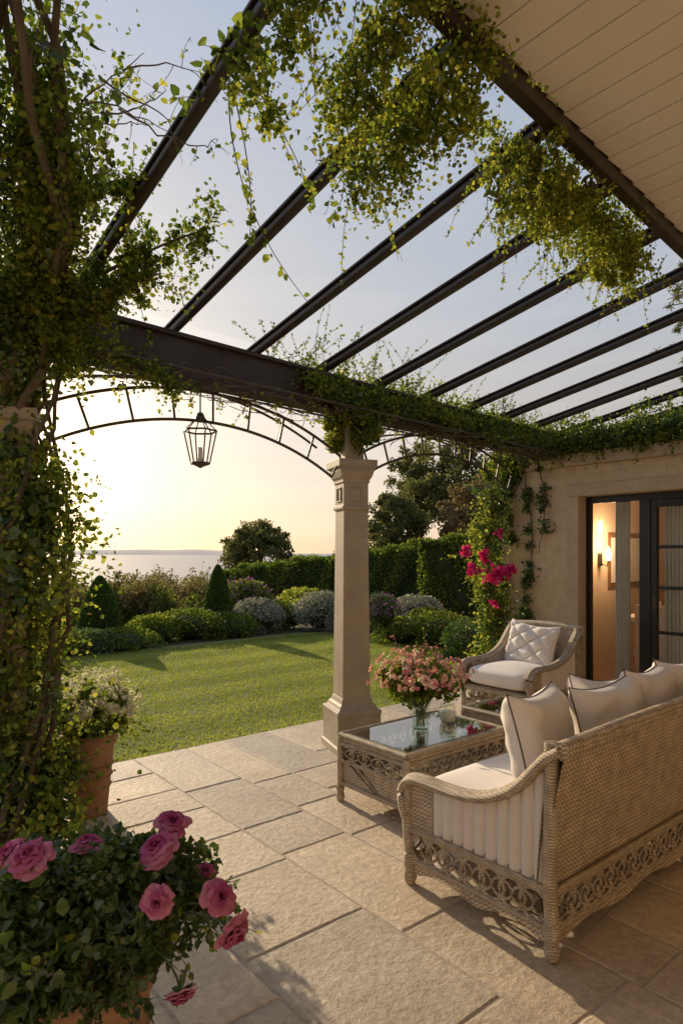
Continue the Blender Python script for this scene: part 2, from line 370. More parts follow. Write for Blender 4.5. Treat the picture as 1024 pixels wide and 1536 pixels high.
mb=MB();mb.box((8.9,4.7,1.1),(9.9,4.718,1.9),'wood');mb.box((8.97,4.69,1.17),(9.83,4.699,1.83),'white');H(mb,'framed_picture')
mb=MB();mb.box((8.62,4.69,1.42),(8.7,4.72,1.6),'iron');mb.tube([(8.66,4.69,1.45),(8.66,4.6,1.42),(8.66,4.58,1.5)],.008,'iron',6)
mb.lathe((8.66,4.58,1.5),[(.02,0),(.035,.03),(.04,.08),(.025,.15),(.004,.2)],'lamp',12);mb.tube([(8.66,4.69,1.9),(8.66,4.69,2.06)],.02,'lamp',8);H(mb,'wall_sconce')
pl=bpy.data.lights.new('sconce_light','POINT');pl.energy=26;pl.color=(1,.6,.3);pl.shadow_soft_size=.08
po=bpy.data.objects.new('sconce_light',pl);COL.objects.link(po);po.parent=house;po.location=(8.66-6.96,4.4,1.75)
B0=np.array([.083,5.3,0]);DB=np.array([.7146,.6996,0])
def B(t,z): return B0+DB*t+np.array([0,0,z])
BN=np.array([-.6996,.7146,0])
def rail(mb,p0,p1,w,h,k):
    p0=np.array(p0,float);p1=np.array(p1,float);d=p1-p0;d/=np.linalg.norm(d);a=np.cross(d,[0,0,1]);a/=np.linalg.norm(a);b=np.cross(a,d)
    V=[p+a*x*w/2+b*y*h/2 for p in (p0,p1) for x,y in ((-1,-1),(1,-1),(1,1),(-1,1))]
    mb.bulk(V,[[0,1,2,3],[7,6,5,4],[0,4,5,1],[1,5,6,2],[2,6,7,3],[3,7,4,0]],k)
SO=lambda t,z: B(t,z)-G*2.4
mb=MB();rail(mb,SO(-5,3.49),SO(7,3.49),.06,.12,'dark');rail(mb,SO(-5,3.575)-G*.1,SO(7,3.575)-G*.1,.3,.02,'dark')
o=mb.finish('edge_beam',bevel=.006);
def toHouse(o):
    o.parent=house;o.matrix_parent_inverse=(Matrix.Translation(house.location)@Matrix.Rotation(TH,4,'Z')).inverted()
toHouse(o)
mb=MB();u=-5.
while u<8:
    p=SO(0,0);uu0=p@S;vv0=p@G;slope=(DB@G)/(DB@S);vf=vv0+slope*(u-uu0)-.03
    mb.box((u+.003,-3.2,3.5),(u+.147,vf,3.52),'board',rnd=rng.random());u+=.15
mb.box((-5,-3.2,3.521),(8,1.4,3.6),'board')
o=mb.finish('ceiling_boards',rot=TH);toHouse(o)
mb=MB()
br=SO(-.62,3.38)+np.array([.02,.03,0])
for s_ in (1,-1):
    pts=[br+np.array([0,0,-.02])+s_*.045*np.array([math.cos(a)*(1-a/9),0,0])+np.array([0,0,.045*math.sin(a)*(1-a/9)]) for a in np.linspace(0,7,20)]
    mb.tube(pts,.006,'iron',6)
mb.tube([br+[0,0,.1],br+[0,0,-.08]],.008,'iron',6);mb.tube([br+[-.06,0,-.07],br+[.06,0,-.07]],.006,'iron',6)
toHouse(mb.finish('scroll_bracket'))
# pergola
perg=empty('pergola')
mb=MB();rail(mb,B(-3.3,2.87),B(3.5,2.87),.13,.24,'dark');rail(mb,B(-3.3,3.0),B(3.5,3.0),.19,.03,'dark');rail(mb,B(-3.3,2.74),B(3.5,2.74),.17,.025,'dark');mb.finish('main_beam',parent=perg,bevel=.006)
mb=MB()
TS=[-3.0,-2.29,-1.63,-.97,-.31,.35,1.01,1.67,2.33,2.99,3.65,4.31,4.97,5.63]
def RF(t,k,dz=0): return B(t,3.06+dz)-G*k+np.array([0,0,.17*k])
for t_ in TS:
    mb.tube([RF(t_,-.12),RF(t_,2.4)],.034,'dark',12,sx=.8);rail(mb,RF(t_,-.12,.038),RF(t_,2.4,.038),.066,.012,'dark')
mb.finish('rafters',parent=perg)
mb=MB();a,b=RF(-2.29,.0,.05),RF(5.6,.0,.05);c_,d_=RF(5.6,2.4,.05),RF(-2.29,2.4,.05);mb.bulk([a,b,c_,d_],[[0,1,2,3]],'roofglass');mb.finish('glass_roof_panels',parent=perg)
mb=MB()
def arch(t0,t1,off,zb=2.36,rise=.3,th=.2,r=.013,spokes=10,band=True):
    n=40;T=np.linspace(0,1,n)
    def pt(s,o_):
        half=(t1-t0)/2;Rr=(half*half+rise*rise)/(2*rise);a0=math.asin(half/Rr);a=-a0+2*a0*s
        tt=(t0+t1)/2+(Rr+o_)*math.sin(a);z=zb+(Rr+o_)*math.cos(a)-Rr*math.cos(a0)
        return B(tt,z)+BN*off
    mb.tube([pt(s,0) for s in T],r,'iron',6)
    if band:
        mb.tube([pt(s,-th) for s in T],r,'iron',6)
        for s in np.linspace(0,1,spokes): mb.tube([pt(s,0),pt(s,-th)],r*.8,'iron',6)
arch(-2.55,-.13,.0,2.39,.30,.2,r=.011,spokes=9);arch(.15,2.5,.0,2.46,.27,.18,r=.012);arch(-2.75,-.1,.32,2.5,.3,band=False,r=.01);arch(.15,2.6,.32,2.5,.28,band=False,r=.01)
mb.finish('iron_arches',parent=perg)
mb=MB()
for off in (-.2,.2):mb.tube([B(-3.2,2.75)+BN*off,B(3.4,2.75)+BN*off],.009,'iron',6)
for t_ in np.arange(-3.1,3.4,.35): mb.tube([B(t_,2.75)-BN*.2,B(t_,2.75)+BN*.2],.006,'iron',5)
for i in range(420):
    t_=rng.uniform(-3.1,3.3);a=rng.uniform(-.22,.22);p=B(t_,rng.uniform(2.68,2.78))+BN*a;q=p+DB*rng.uniform(-.35,.35)+BN*rng.uniform(-.2,.2)+np.array([0,0,rng.uniform(-.06,.05)])
    mb.tube(bez(p,(p+q)/2+rng.normal(size=3)*.04,q,5),.0028,'bark',4)
mb.finish('trellis',parent=perg)
def column(name,x,y,rot=.35):
    mb=MB()
    pr=[(.2,0),(.2,.05),(.185,.06),(.185,.29),(.19,.3),(.19,.33),(.16,.345),(.15,.37),(.135,.385),(.125,.42),(.12,.43),(.105,1.9),(.105,1.955),(.12,1.96),(.12,1.985),(.107,1.99),(.107,2.17),(.116,2.175),(.116,2.2),(.13,2.22),(.145,2.27),(.145,2.29),(.165,2.3),(.165,2.36),(.08,2.365),(.06,2.72)]
    mb.sq((x,y),pr,'col',rot)
    for q in range(4):
        rr=rot+q*math.pi/2;c,s_=math.cos(rr),math.sin(rr)
        def R(V): return np.stack([x+V[:,0]*c-V[:,1]*s_,y+V[:,0]*s_+V[:,1]*c,V[:,2]],1)
        for a,b in (((-.05,-.116,2.02),(.05,-.106,2.03)),((-.05,-.116,2.13),(.05,-.106,2.14)),((-.05,-.116,2.03),(-.04,-.106,2.13)),((.04,-.116,2.03),(.05,-.106,2.13))): mb.box(a,b,'col',R)
    return mb.finish(name,bevel=.004)
column('stone_column',.083,5.3,.35);column('stone_column',-1.8,3.44,.35)
lc=B(-1.44,0);mb=MB();hx=lambda r,z,n=6:[(lc[0]+r*math.cos(i*math.pi*2/n),lc[1]+r*math.sin(i*math.pi*2/n),z) for i in range(n+1)]
mb.tube([(lc[0],lc[1],2.75),(lc[0],lc[1],2.52)],.006,'iron',6)
T_=hx(.11,2.42);Bo=hx(.062,2.2)
for L_,r_ in ((T_,.007),(Bo,.006)): mb.tube(L_,r_,'iron',5)
for i in range(6): mb.tube([T_[i],Bo[i]],.005,'iron',5);mb.tube([T_[i],hx(.035,2.5)[i]],.004,'iron',5);mb.bulk([T_[i],T_[i+1],Bo[i+1],Bo[i]],[[0,1,2,3]],'glass')
mb.lathe((lc[0],lc[1],0),[(.001,2.55),(.02,2.54),(.038,2.5),(.04,2.49),(.02,2.48)],'iron',12);mb.lathe((lc[0],lc[1],0),[(.001,2.17),(.02,2.18),(.062,2.2),(.062,2.21),(.001,2.21)],'iron',12)
mb.lathe((lc[0],lc[1],0),[(.016,2.21),(.016,2.31),(.001,2.31)],'wax',12);mb.finish('hanging_lantern',origin=(lc[0],lc[1],0))
# ------------------------------------------------------------ furniture
def pillow(mb,c,w,h,th,nrm,upv,k='cush',pipe=True,quilt=False):
    n=np.array(nrm,float);n/=np.linalg.norm(n);up=np.array(upv,float);up-=n*(up@n);up/=np.linalg.norm(up);r=np.cross(up,n);c=np.array(c,float)
    q=46 if quilt else 34;g=np.linspace(-1,1,q)
    ph=rng.uniform(0,6,6)
    def base(a,b):
        pin=1-.09*(1-(a*a))*(b*b) ;pin2=1-.09*(1-b*b)*(a*a)
        return c+r*(a*pin2*w/2)+up*(b*pin*h/2-.02*(1-a*a)*(b>0)*b)
    for sg in (1,-1):
        V=[]
        for a in g:
            for b in g:
                e=max(0,(1-a**4))*max(0,(1-b**4));t_=th/2*e**.5
                t_*=1+.08*math.sin(3*a+ph[0]+b*2)*math.cos(4*b+ph[1])+.05*math.sin(11*a*b+ph[3]+6*b)+.045*math.sin(13*(a+.4*b)+ph[4])*(1-b)*.5
                t_*=1+.12*math.sin(9*(a-b)+ph[2])*min(1,(abs(a)*abs(b))**2*3)
                if quilt:
                    s1=abs(math.sin((a+b)*4.2));s2=abs(math.sin((a-b)*4.2));t_*=.55+.5*min(s1,s2)**.45
                V.append(base(a,b)+n*sg*t_)
        mb.grid(V,q,q,k)
    if pipe:
        g=np.linspace(-1,1,24)
        e=[base(a,-1) for a in g]+[base(1,b) for b in g[1:]]+[base(a,1) for a in g[::-1][1:]]+[base(-1,b) for b in g[::-1][1:-1]]
        mb.tube(e,.004,'pipe' if not quilt else 'cush2',6,closed=True)
def sbox(mb,a,b,k,pw=6,bulge=.02):
    a=np.array(a,float);b=np.array(b,float);c=(a+b)/2;h=(b-a)/2;n=36;m_=20;V=[]
    def sp(x,e): return math.copysign(abs(x)**e,x)
    for i in range(n):
        ph=2*math.pi*i/n
        for j in range(m_+1):
            th=-math.pi/2+math.pi*j/m_;ex=.28
            x=sp(math.cos(th),.45)*sp(math.cos(ph),ex);y=sp(math.cos(th),.45)*sp(math.sin(ph),ex);z=sp(math.sin(th),.45)
            V.append(c+h*np.array([x,y,z])+[0,0,bulge*(1-x*x)*(1-y*y)*np.sign(z)])
    mb.grid(V,n,m_+1,k,closeu=True)
armp=np.array([(-.03,.84),(.03,.80),(.10,.72),(.18,.63),(.3,.56),(.44,.525),(.6,.52),(.73,.525),(.8,.50),(.83,.45),(.82,.38),(.8,.33)])
def ringrow(mb,p0,p1,z0,z1,r=.006):
    p0=np.array(p0,float);p1=np.array(p1,float);L=np.linalg.norm(p1-p0);n=max(2,int(L/.1));d=(p1-p0)/n
    for i in range(n):
        c=p0+d*(i+.5);a=np.linspace(0,2*math.pi,17)[:-1];zc=(z0+z1)/2
        mb.tube([np.array([c[0]+d[0]*.62*math.cos(q),c[1]+d[1]*.62*math.cos(q),zc+(z1-z0)*.5*math.sin(q)]) for q in a],r*1.6,'rope',7,closed=True)
        c=p0+d*i
        mb.tube([np.array([c[0]+d[0]*(i>0)*-.5*math.cos(q)+d[0]*(i==0)*.5*abs(math.cos(q)),c[1]-d[1]*(i>0)*.5*math.cos(q)+d[1]*(i==0)*.5*abs(math.cos(q)),zc+(z1-z0)*.3*math.sin(q)]) for q in a],r*1.2,'rope',6,closed=True)
def sofa(name,origin,rot,L,D=.8,nseat=2,pil=None,zs=1.0):
    e=empty(name,origin,rot) ;k=D/.8
    mb=MB()
    V=[];nx=24;prof=[(.03,.27),(.02,.4),(0,.6),(-.03,.76),(-.045,.82)]
    for i in range(nx):
        x=L*i/(nx-1);hb=.02*math.sin(math.pi*i/(nx-1))
        for y,z in prof: V.append([x,y*k,z+hb*(z-.27)/.55])
    mb.grid(V,nx,5,'wick');V=np.array(V);V[:,1]+=.05;mb.grid(V,nx,5,'wick')
    mb.tube([(L*i/12,-.03,.84+.02*math.sin(math.pi*i/12)) for i in range(13)],.036,'wick',12)
    ap=armp.copy();ap[:,0]*=k
    ts=np.linspace(0,len(ap)-1,34);ay=np.interp(ts,range(len(ap)),ap[:,0]);az=np.interp(ts,range(len(ap)),ap[:,1])
    ay[1:-1]=(ay[:-2]+ay[1:-1]+ay[2:])/3;az[1:-1]=(az[:-2]+az[1:-1]+az[2:])/3
    for x,sg in ((.02,1),(L-.02,-1)):
        for dx,rr in ((-.028,.02),(.0,.026),(.03,.02)): mb.tube([(x+dx*sg,y,z+(.006 if dx==0 else 0)) for y,z in zip(ay,az)],rr,'rope',8)
        mb.tube([(x,.8*k,.5),(x,.81*k,.3),(x,.79*k,.1)],[.03,.028,.026],'rope',8)
        mb.tube([(x,.02,.86),(x,.03,.3),(x,.02,.1)],[.03,.03,.028],'rope',8)
        yy=np.linspace(.64*k,.8*k,6);V=[]
        for y in yy:
            zt=np.interp(y,ap[:8,0],ap[:8,1])
            for z in np.linspace(.27,zt,5): V.append([x-.005*sg,y,z])
        mb.grid(V,6,5,'wick')
        yy=np.linspace(.05*k,.65*k,70);V=[]
        for i,y in enumerate(yy):
            zt=np.interp(y,ap[:8,0],ap[:8,1])-.01
            for z in np.linspace(.28,zt,6): V.append([x+sg*(.018-.022*abs(math.sin(i*.45))**.6),y,z+.0])
        mb.grid(V,70,6,'cush2')
        for z,r_ in ((.275,.016),(.262,.011),(.125,.014)): mb.tube([(x-.004*sg,.02,z),(x-.004*sg,.8*k,z)],r_,'rope',8)
        ringrow(mb,(x,.05,0),(x,.77*k,0),.13,.26)
        V=[]
        for i in range(30):
            y=.02+(.78*k-.02)*i/29;V+=[[x,y,.125],[x,y,.075-.02*math.cos(i/29*4*math.pi)]]
        mb.grid(V,30,2,'wick')
    for y in (.01,.8*k):
        for z,r_ in ((.275,.016),(.262,.011),(.125,.014)): mb.tube([(.02,y,z),(L-.02,y,z)],r_,'rope',8)
        ringrow(mb,(.05,y,0),(L-.05,y,0),.13,.26)
        V=[]
        for i in range(60):
            x=.02+(L-.04)*i/59;V+=[[x,y,.125],[x,y,.08-.015*math.cos(i/59*8*math.pi)]]
        mb.grid(V,60,2,'wick')
    mb.box((.03,.04,.27),(L-.03,.79*k,.3),'wick')
    for x in (.02,L-.02):
        for y in (.02,.79*k): mb.lathe((x,y,0),[(.001,0),(.02,.002),(.028,.02),(.034,.05),(.026,.075),(.034,.1),(.034,.15),(.02,.16)],'rope',12)
    mb.finish('frame',parent=e)
    mb=MB();w=(L-.12)/nseat
    for i in range(nseat): sbox(mb,(.06+w*i+.003,.08,.31),(.06+w*(i+1)-.003,.84*k,.49),'cush')
    for p in pil: pillow(mb,*p[0],**p[1])
    mb.finish('cushions',parent=e)
    return e
pil=[((( .35,.27,.73),.52,.52,.21,(-.22,1,-.28),(.1,-.28,1)),{}),(((.83,.2,.73),.54,.5,.2,(.08,1,-.2),(-.06,-.2,1)),{}),(((1.28,.2,.74),.52,.52,.2,(-.1,1,-.25),(.05,-.2,1)),{}),(((1.08,.36,.71),.48,.48,.17,(.15,1,-.3),(.05,-.3,1)),{}),(((1.72,.2,.74),.52,.52,.2,(.1,1,-.25),(0,-.2,1)),{})]
sofa('wicker_sofa',(2.21,1.39,0),TH,2.15,pil=pil)
pil=[(((.43,.2,.67),.6,.46,.2,(.05,1,.25),(-.08,-.25,1)),dict(quilt=True)),]
sofa('wicker_armchair',(3.38,-5.85,0),TH+math.pi/2,.82,D=.82,nseat=1,pil=pil)
def table(name,u0,v0,w,d,h=.434):
    e=empty(name,(u0,v0,0),TH);mb=MB()
    t_=.05
    for a,b in (((0,0),(w,t_)),((0,d-t_),(w,d)),((0,t_),(t_,d-t_)),((w-t_,t_),(w,d-t_))): mb.box((a[0],a[1],h-.06),(b[0],b[1],h),'wick')
    for (a,b) in (((0,0),(w,0)),((w,0),(w,d)),((w,d),(0,d)),((0,d),(0,0))):
        for z,r_ in ((h-.005,.017),(h-.055,.012),(h-.17,.01),(.12,.014)): mb.tube([(a[0],a[1],z),(b[0],b[1],z)],r_,'rope',8)
        ringrow(mb,(a[0],a[1],0),(b[0],b[1],0),h-.165,h-.06,.005)
    o_=.008
    for a,b in (((o_,o_),(w-o_,o_+.015)),((o_,d-o_-.015),(w-o_,d-o_)),((o_,o_+.015),(o_+.015,d-o_-.015)),((w-o_-.015,o_+.015),(w-o_,d-o_-.015))): mb.box((a[0],a[1],.12),(b[0],b[1],h-.17),'wick')
    for x in (0,w):
        for y in (0,d): mb.tube([(x,y,h-.02),(x,y,.08)],.022,'rope',10);mb.lathe((x,y,0),[(.001,0),(.022,.003),(.03,.03),(.022,.06),(.03,.09)],'rope',10)
    mb.box((.02,.02,.2),(w-.02,d-.02,.215),'wick')
    mb.finish('frame',parent=e)
    mb=MB();mb.box((.04,.04,h+.001),(w-.04,d-.04,h+.009),'tglass');mb.finish('glass_top',parent=e);return e
table('wicker_coffee_table',2.63,2.6,.93,.6)
table('wicker_side_table',3.85,2.75,.5,.45,.42)
# ------------------------------------------------------------ flowers
def rose(mb,c,r,d,k='rose'):
    c=np.array(c,float);d=np.array(d,float);d/=np.linalg.norm(d);a=np.cross(d,[.3,.1,1]);a/=np.linalg.norm(a);b=np.cross(d,a)
    for li,(cnt,rb,rt,hh) in enumerate(((2,.04,.1,.66),(3,.08,.2,.72),(4,.12,.36,.72),(5,.16,.56,.64),(5,.2,.78,.48),(6,.22,.98,.25),(5,.2,1.08,.0))):
        for q in range(cnt):
            p0=2*math.pi*(q/cnt)+li*.9+rng.normal()*.15;hw=math.pi/cnt*1.3;V=[];hs=1+rng.normal()*.08;rs=1+rng.normal()*.08;tw=rng.normal()*.14
            for i in range(9):
                aa=-1+2*i/8
                for j in range(7):
                    bb=j/6;ww=hw*(.5+.5*math.sin(min(1,bb*1.3)*math.pi/2))*(1-.35*bb**6);ph=p0+aa*ww
                    rad=rb+(rt-rb)*bb**1.2;curl=max(0,bb-.72)/.28
                    rad+=.09*curl**2*(li>1);z=hh*hs*math.sin(bb*1.5)*(1-.16*aa*aa)-.14*curl**2*(li>1)-.15
                    rad*=rs*(1+.05*math.sin(aa*4+li+q)+tw*aa*.4);z+=.04*math.sin(aa*6+q)*bb*(li>2)
                    V.append(c+r*(rad*(math.cos(ph)*a+math.sin(ph)*b)+d*z))
            mb.grid(V,9,7,k,rnd=float(np.clip(.1+.13*li+rng.normal()*.14,0,1)))
def floret(mb,C,r,D,k,petals=7,w=.42):
    C=np.asarray(C);D=np.asarray(D);n=len(C)
    for ring,(op,sc) in enumerate(((1.1,1.0),(.5,.7))):
        for i in range(petals):
            a=np.cross(D,[.2,.4,1.]);a/=np.linalg.norm(a,axis=1)[:,None];b=np.cross(D,a);q=2*math.pi*i/petals+ring*.4
            A=D*math.cos(op)+(a*math.cos(q)+b*math.sin(q))*math.sin(op)
            mb.leaves(C,r*sc,k,A,w,rnd=np.clip(rng.normal(.5+.25*ring,.2,n),0,1))
def pot(mb,x,y,h,rt,rb):
    mb.lathe((x,y,0),[(.001,0),(rb,0),(rb*1.02,.02),(rb+(rt-rb)*.5,h*.45),(rt*.97,h*.8),(rt*.98,h*.84),(rt*1.06,h*.86),(rt*1.1,h*.9),(rt*1.1,h*.97),(rt*1.05,h),(rt*.95,h),(rt*.9,h*.9),(.001,h*.88)],'terra',40)
    for q in range(3): mb.lathe((x,y,0),[(rb+(rt-rb)*(.3+.18*q)+.0,h*(.33+.13*q)),(rb+(rt-rb)*(.3+.18*q)+.014,h*(.345+.13*q)),(rb+(rt-rb)*(.32+.18*q),h*(.36+.13*q))],'terra',40)
x,y=-1.56,3.95;mb=MB();pot(mb,x,y,.5,.155,.11)
mb.leaves(cloud((x+.02,y,.62),(.24,.24,.2),3800,18),.028,'vine')
for i in range(40): sprig(mb,(x,y,.5),unit(1)[0]*[1,1,.5]+[0,0,.5],rng.uniform(.25,.42),'vine',.026,.2)
nf=380;D=unit(nf);D[:,2]=abs(D[:,2])*.8+.05;D/=np.linalg.norm(D,axis=1)[:,None];C=np.array([x+.02,y,.62])+D*[.25,.25,.24]*rng.uniform(.8,1.2,(nf,1))
floret(mb,C,.02,D,'wht',6)
for i in range(22):
    d=unit(1)[0];d[2]=abs(d[2])*.5;rose(mb,np.array([x,y,.6])+d*[.26,.26,.2],.036,d+[0,0,.3],'wht')
mb.finish('white_flower_planter',origin=(x,y,0))
# foreground roses
x,y=-.70,1.78;mb=MB();pot(mb,x,y,.47,.17,.12)
R0=np.array([x+.03,y,.62])
mb.leaves(cloud(R0,(.34,.27,.2),15000,52,.3),.027,'ivy',w=.42)
mb.leaves(cloud(R0+[-.12,-.06,-.05],(.3,.22,.2),3600,20,.4),.044,'ivy',w=.38,up=-.8)
mb.bulk(np.array([[R0[0]+.24*a,R0[1]+.18*b,R0[2]-.02+.12*c] for a,b,c in [(1,0,0),(-1,0,0),(0,1,0),(0,-1,0),(0,0,1),(0,0,-1)]]),[[0,2,4],[2,1,4],[1,3,4],[3,0,4],[2,0,5],[1,2,5],[3,1,5],[0,3,5]],'core')
for i in range(130):
    d=unit(1)[0]*[1.2,1,.5]+[0,0,.1];sprig(mb,R0+d*.1,d,rng.uniform(.18,.3),rng.choice(['ivy','ivy','vine']),.025,.35,85)
def px(xx,yy,Y): return np.array([(xx-512)/960*Y,Y,1.6-(yy-830)/960*Y])
for xx,yy,Y,r,d in ((45,1285,1.6,.048,(-.1,-.5,1)),(258,1234,1.85,.044,(.3,-.4,1)),(235,1272,1.72,.046,(-.3,-.5,.9)),(237,1352,1.55,.036,(0,-1,.25)),(330,1345,1.62,.038,(.5,-.6,.6)),(352,1400,1.6,.042,(.7,-.5,-.4)),(272,1492,1.5,.036,(.3,-.4,-.8)),(130,1264,1.75,.034,(0,-.1,1)),(308,1308,1.85,.03,(.4,-.3,.8)),(12,1278,1.62,.036,(-.5,-.3,.7))):
    c=px(xx,yy,Y);rose(mb,c,r,d);d=np.array(d);d=d/np.linalg.norm(d);mb.tube(bez(c-d*r*.2,c-d*.1,R0+(c-R0)*.4,7),.003,'ivy',5,rnd=.6)
    mb.leaves(np.repeat([c-d*r*.2],6,0),r*.9,'ivy',unit(6)-d*.2,.35)
mb.finish('rose_planter',origin=(x,y,0))
# bouquet
vc=P(3.08,2.92,.444);mb=MB()
vp=[(.001,.004),(.05,.004),(.058,.02),(.05,.06),(.052,.12),(.068,.17),(.085,.205)]
mb.lathe(vc,vp,'vglass',28);mb.lathe(vc,[(.001,.008),(.048,.008),(.052,.03),(.045,.06),(.047,.11),(.001,.11)],'vglass',28)
bc=vc+[0,0,.33]
for i in range(34):
    d=unit(1)[0];d[2]=abs(d[2]);e=bc+d*[.24,.24,.14]
    mb.tube(bez(vc+[rng.uniform(-.03,.03),rng.uniform(-.03,.03),.02],vc+[0,0,.2],e,8),.0022,'ivy',5,rnd=.8)
mb.leaves(cloud(bc-[0,0,.02],(.28,.28,.16),4200,26),.026,'vine');mb.leaves(cloud(bc-[0,0,.1],(.15,.15,.08),500,8),.036,'vine')
for k,n_,r_ in (('peach',120,.023),('pink',110,.017),('wht',40,.017)):
    D=unit(n_);D[:,2]=abs(D[:,2])*.9-.1;D/=np.linalg.norm(D,axis=1)[:,None]
    floret(mb,bc+D*[.3,.3,.18]*rng.uniform(.75,1.2,(n_,1)),r_,D,k,8)
for i in range(24):
    d=unit(1)[0];d[2]=abs(d[2])+.2;sprig(mb,bc,d,rng.uniform(.22,.36),rng.choice(['pink','vine']),.014,.1,120)
for i in range(11):
    d=unit(1)[0];d[2]=abs(d[2])*.6;rose(mb,bc+d*[.29,.29,.17],.028,d,'peach')
mb.finish('flower_bouquet_vase',origin=tuple(vc))
jc=P(3.36,2.93,.444);mb=MB();mb.lathe(jc,[(.001,0),(.04,0),(.055,.02),(.06,.06),(.052,.1),(.04,.12),(.045,.13)],'vglass',24);mb.lathe(jc,[(.001,.004),(.045,.006),(.052,.04),(.05,.07),(.001,.07)],'wax',20);mb.finish('candle_jar',origin=tuple(jc))
# ------------------------------------------------------------ climbing vines
mb=MB();pc=np.array([-1.8,3.44,0])
for i in range(9):
    a0=rng.uniform(0,6);rr=rng.uniform(.18,.3);pts=[pc+[rr*math.cos(a0+z*1.1),rr*math.sin(a0+z*1.1),z]+rng.normal(size=3)*.012 for z in np.linspace(0,3.1,24)];mb.tube(pts,np.linspace(.018,.008,24),'bark',7)
wob=[pc+[.05+.1*math.sin(z*4.3),-.05,z] for z in np.linspace(0,2.1,12)]
mb.leaves(along(wob,9000,.42),.034,'vine');mb.leaves(along([q+[.08,-.05,0] for q in wob],3200,.44),.032,'vineg')
mb.leaves(along([q+[.02,-.05,0] for q in wob],1100,.36),.065,'ivy',w=.6);mb.leaves(along([q+[.0,-.05,0] for q in wob],2600,.33),.036,'ivy')
mb.leaves(along([pc+[.1,0,2.45],pc+[.1,0,2.7]],1800,.3),.03,'vine')
mb.leaves(cloud(pc+[.0,0,.25],(.42,.4,.35),3500,18),.042,'ivy')
for i in range(130):
    z=rng.uniform(.3,2.15);d=unit(1)[0]*[1,1,.5]+[.4,0,-.1];sprig(mb,pc+[.12,0,z],d,rng.uniform(.2,.52),rng.choice(['vine','vineg']),.03,.4,45)
pth=[(-1.75,3.45,2.3),(-1.65,3.4,2.7),(-1.5,3.25,3.0),(-1.35,2.95,3.15),(-1.2,2.6,3.25),(-1.1,2.3,3.35),(-.98,2.0,3.45)]
for i in range(6):
    off=rng.normal(size=3)*.07;mb.tube(np.array(pth)+off+rng.normal(size=(7,3))*.04,np.linspace(.025,.012,7),'bark',7)
mb.leaves(along(pth[1:6],10500,.32),.026,'vine');mb.leaves(along(pth[1:5],4200,.34),.026,'vineg');mb.leaves(along([(-1.85,3.2,2.6),(-1.8,3.0,2.9),(-1.5,2.5,3.2),(-1.3,2.1,3.3)],9500,.32),.028,'ivy')
mb.leaves(cloud((-1.55,3.3,2.85),(.42,.3,.36),4500,34,.26),.028,'vine')
for (p,q,n_) in (((-1.5,3.4,2.95),(-.68,3.25,3.25),2400),((-1.4,3.3,2.8),(-.9,3.2,3.0),1700),((-1.5,3.6,2.75),(-1.0,3.95,2.62),900),((-1.4,3.0,3.2),(-.92,2.9,3.3),800)):
    mb.tube(bez(p,(np.array(p)+q)/2+[0,0,.06],q,8),np.linspace(.012,.004,8),'bark',6)
    mb.leaves(along(bez(p,(np.array(p)+q)/2+[0,0,.06],q,8),n_,.17),.025,'vine')
    for i in range(28):
        f=rng.random();sprig(mb,np.array(p)*(1-f)+np.array(q)*f,unit(1)[0]+[.5,0,.1],rng.uniform(.1,.26),rng.choice(['vine','vineg']),.024,.25,80)
for i in range(60):
    j=rng.integers(0,6);p=np.array(pth[j])+rng.normal(size=3)*.08;sprig(mb,p,unit(1)[0]*[1,1,.8]+[.3,0,-.1],rng.uniform(.15,.38),rng.choice(['vine','ivy']),.028,.25,50)
for i in range(11):
    p=np.array([-1.0,2.4,3.22])+rng.normal(size=3)*.1;q=p+[rng.uniform(.08,.36),rng.uniform(-.1,.2),rng.uniform(-.35,.3)];c_=(p+q)/2+rng.normal(size=3)*.1;pts=bez(p,c_,q,12)+np.cumsum(rng.normal(size=(12,3))*.006,0)
    mb.tube(pts,np.linspace(.004,.0012,12),'bark',5)
    for j in range(3):
        s0=pts[rng.integers(3,11)];sprig(mb,s0,unit(1)[0],rng.uniform(.06,.14),'vineg',.02,.2,50,.0015)
for i in range(7): sprig(mb,np.array([-1.0,1.95,3.35])+rng.normal(size=3)*.08,unit(1)[0]+[.1,0,0],.2,'vine',.055,.1,35)
mb.finish('climbing_vine')
# top vines
mb=MB()
def raft(t,k0,k1,n=8): return np.array([RF(t,k,-.05) for k in np.linspace(k0,k1,n)])
for t_,k0,k1,n_,r_ in ((-2.29,1.85,2.5,1400,.15),(-1.63,1.75,2.5,3000,.2),(-.97,2.1,2.45,900,.12),(-1.95,2.0,2.5,2200,.18)):
    c=along(raft(t_,k0,k1),n_,r_,.3);mb.leaves(c,.02,'vineg')
    c=along(raft(t_,k0,k1),n_//2,r_,.25);mb.leaves(c,.022,'vine')
    for i in range(24):
        k_=rng.uniform(k0,k1);sprig(mb,RF(t_,k_,-.05)+rng.normal(size=3)*.05,unit(1)[0]*[1,1,.4]+[0,0,-.9],rng.uniform(.1,.36),'vineg',.018,.3,110)
for i in range(20):
    k_=rng.uniform(1.6,2.4);p=RF(-2.29,k_,0);sprig(mb,p,unit(1)[0],.13,'vine',.045,.1,40)
for i in range(14): sprig(mb,RF(-1.63,rng.uniform(1.7,2.4),-.1),unit(1)[0]+[0,0,-.6],.2,'vine',.038,.2,45)
ed=[SO(t_,3.42)+G*.06 for t_ in (-2.0,-1.5,-1.1,-.7,-.3,0,.3)]
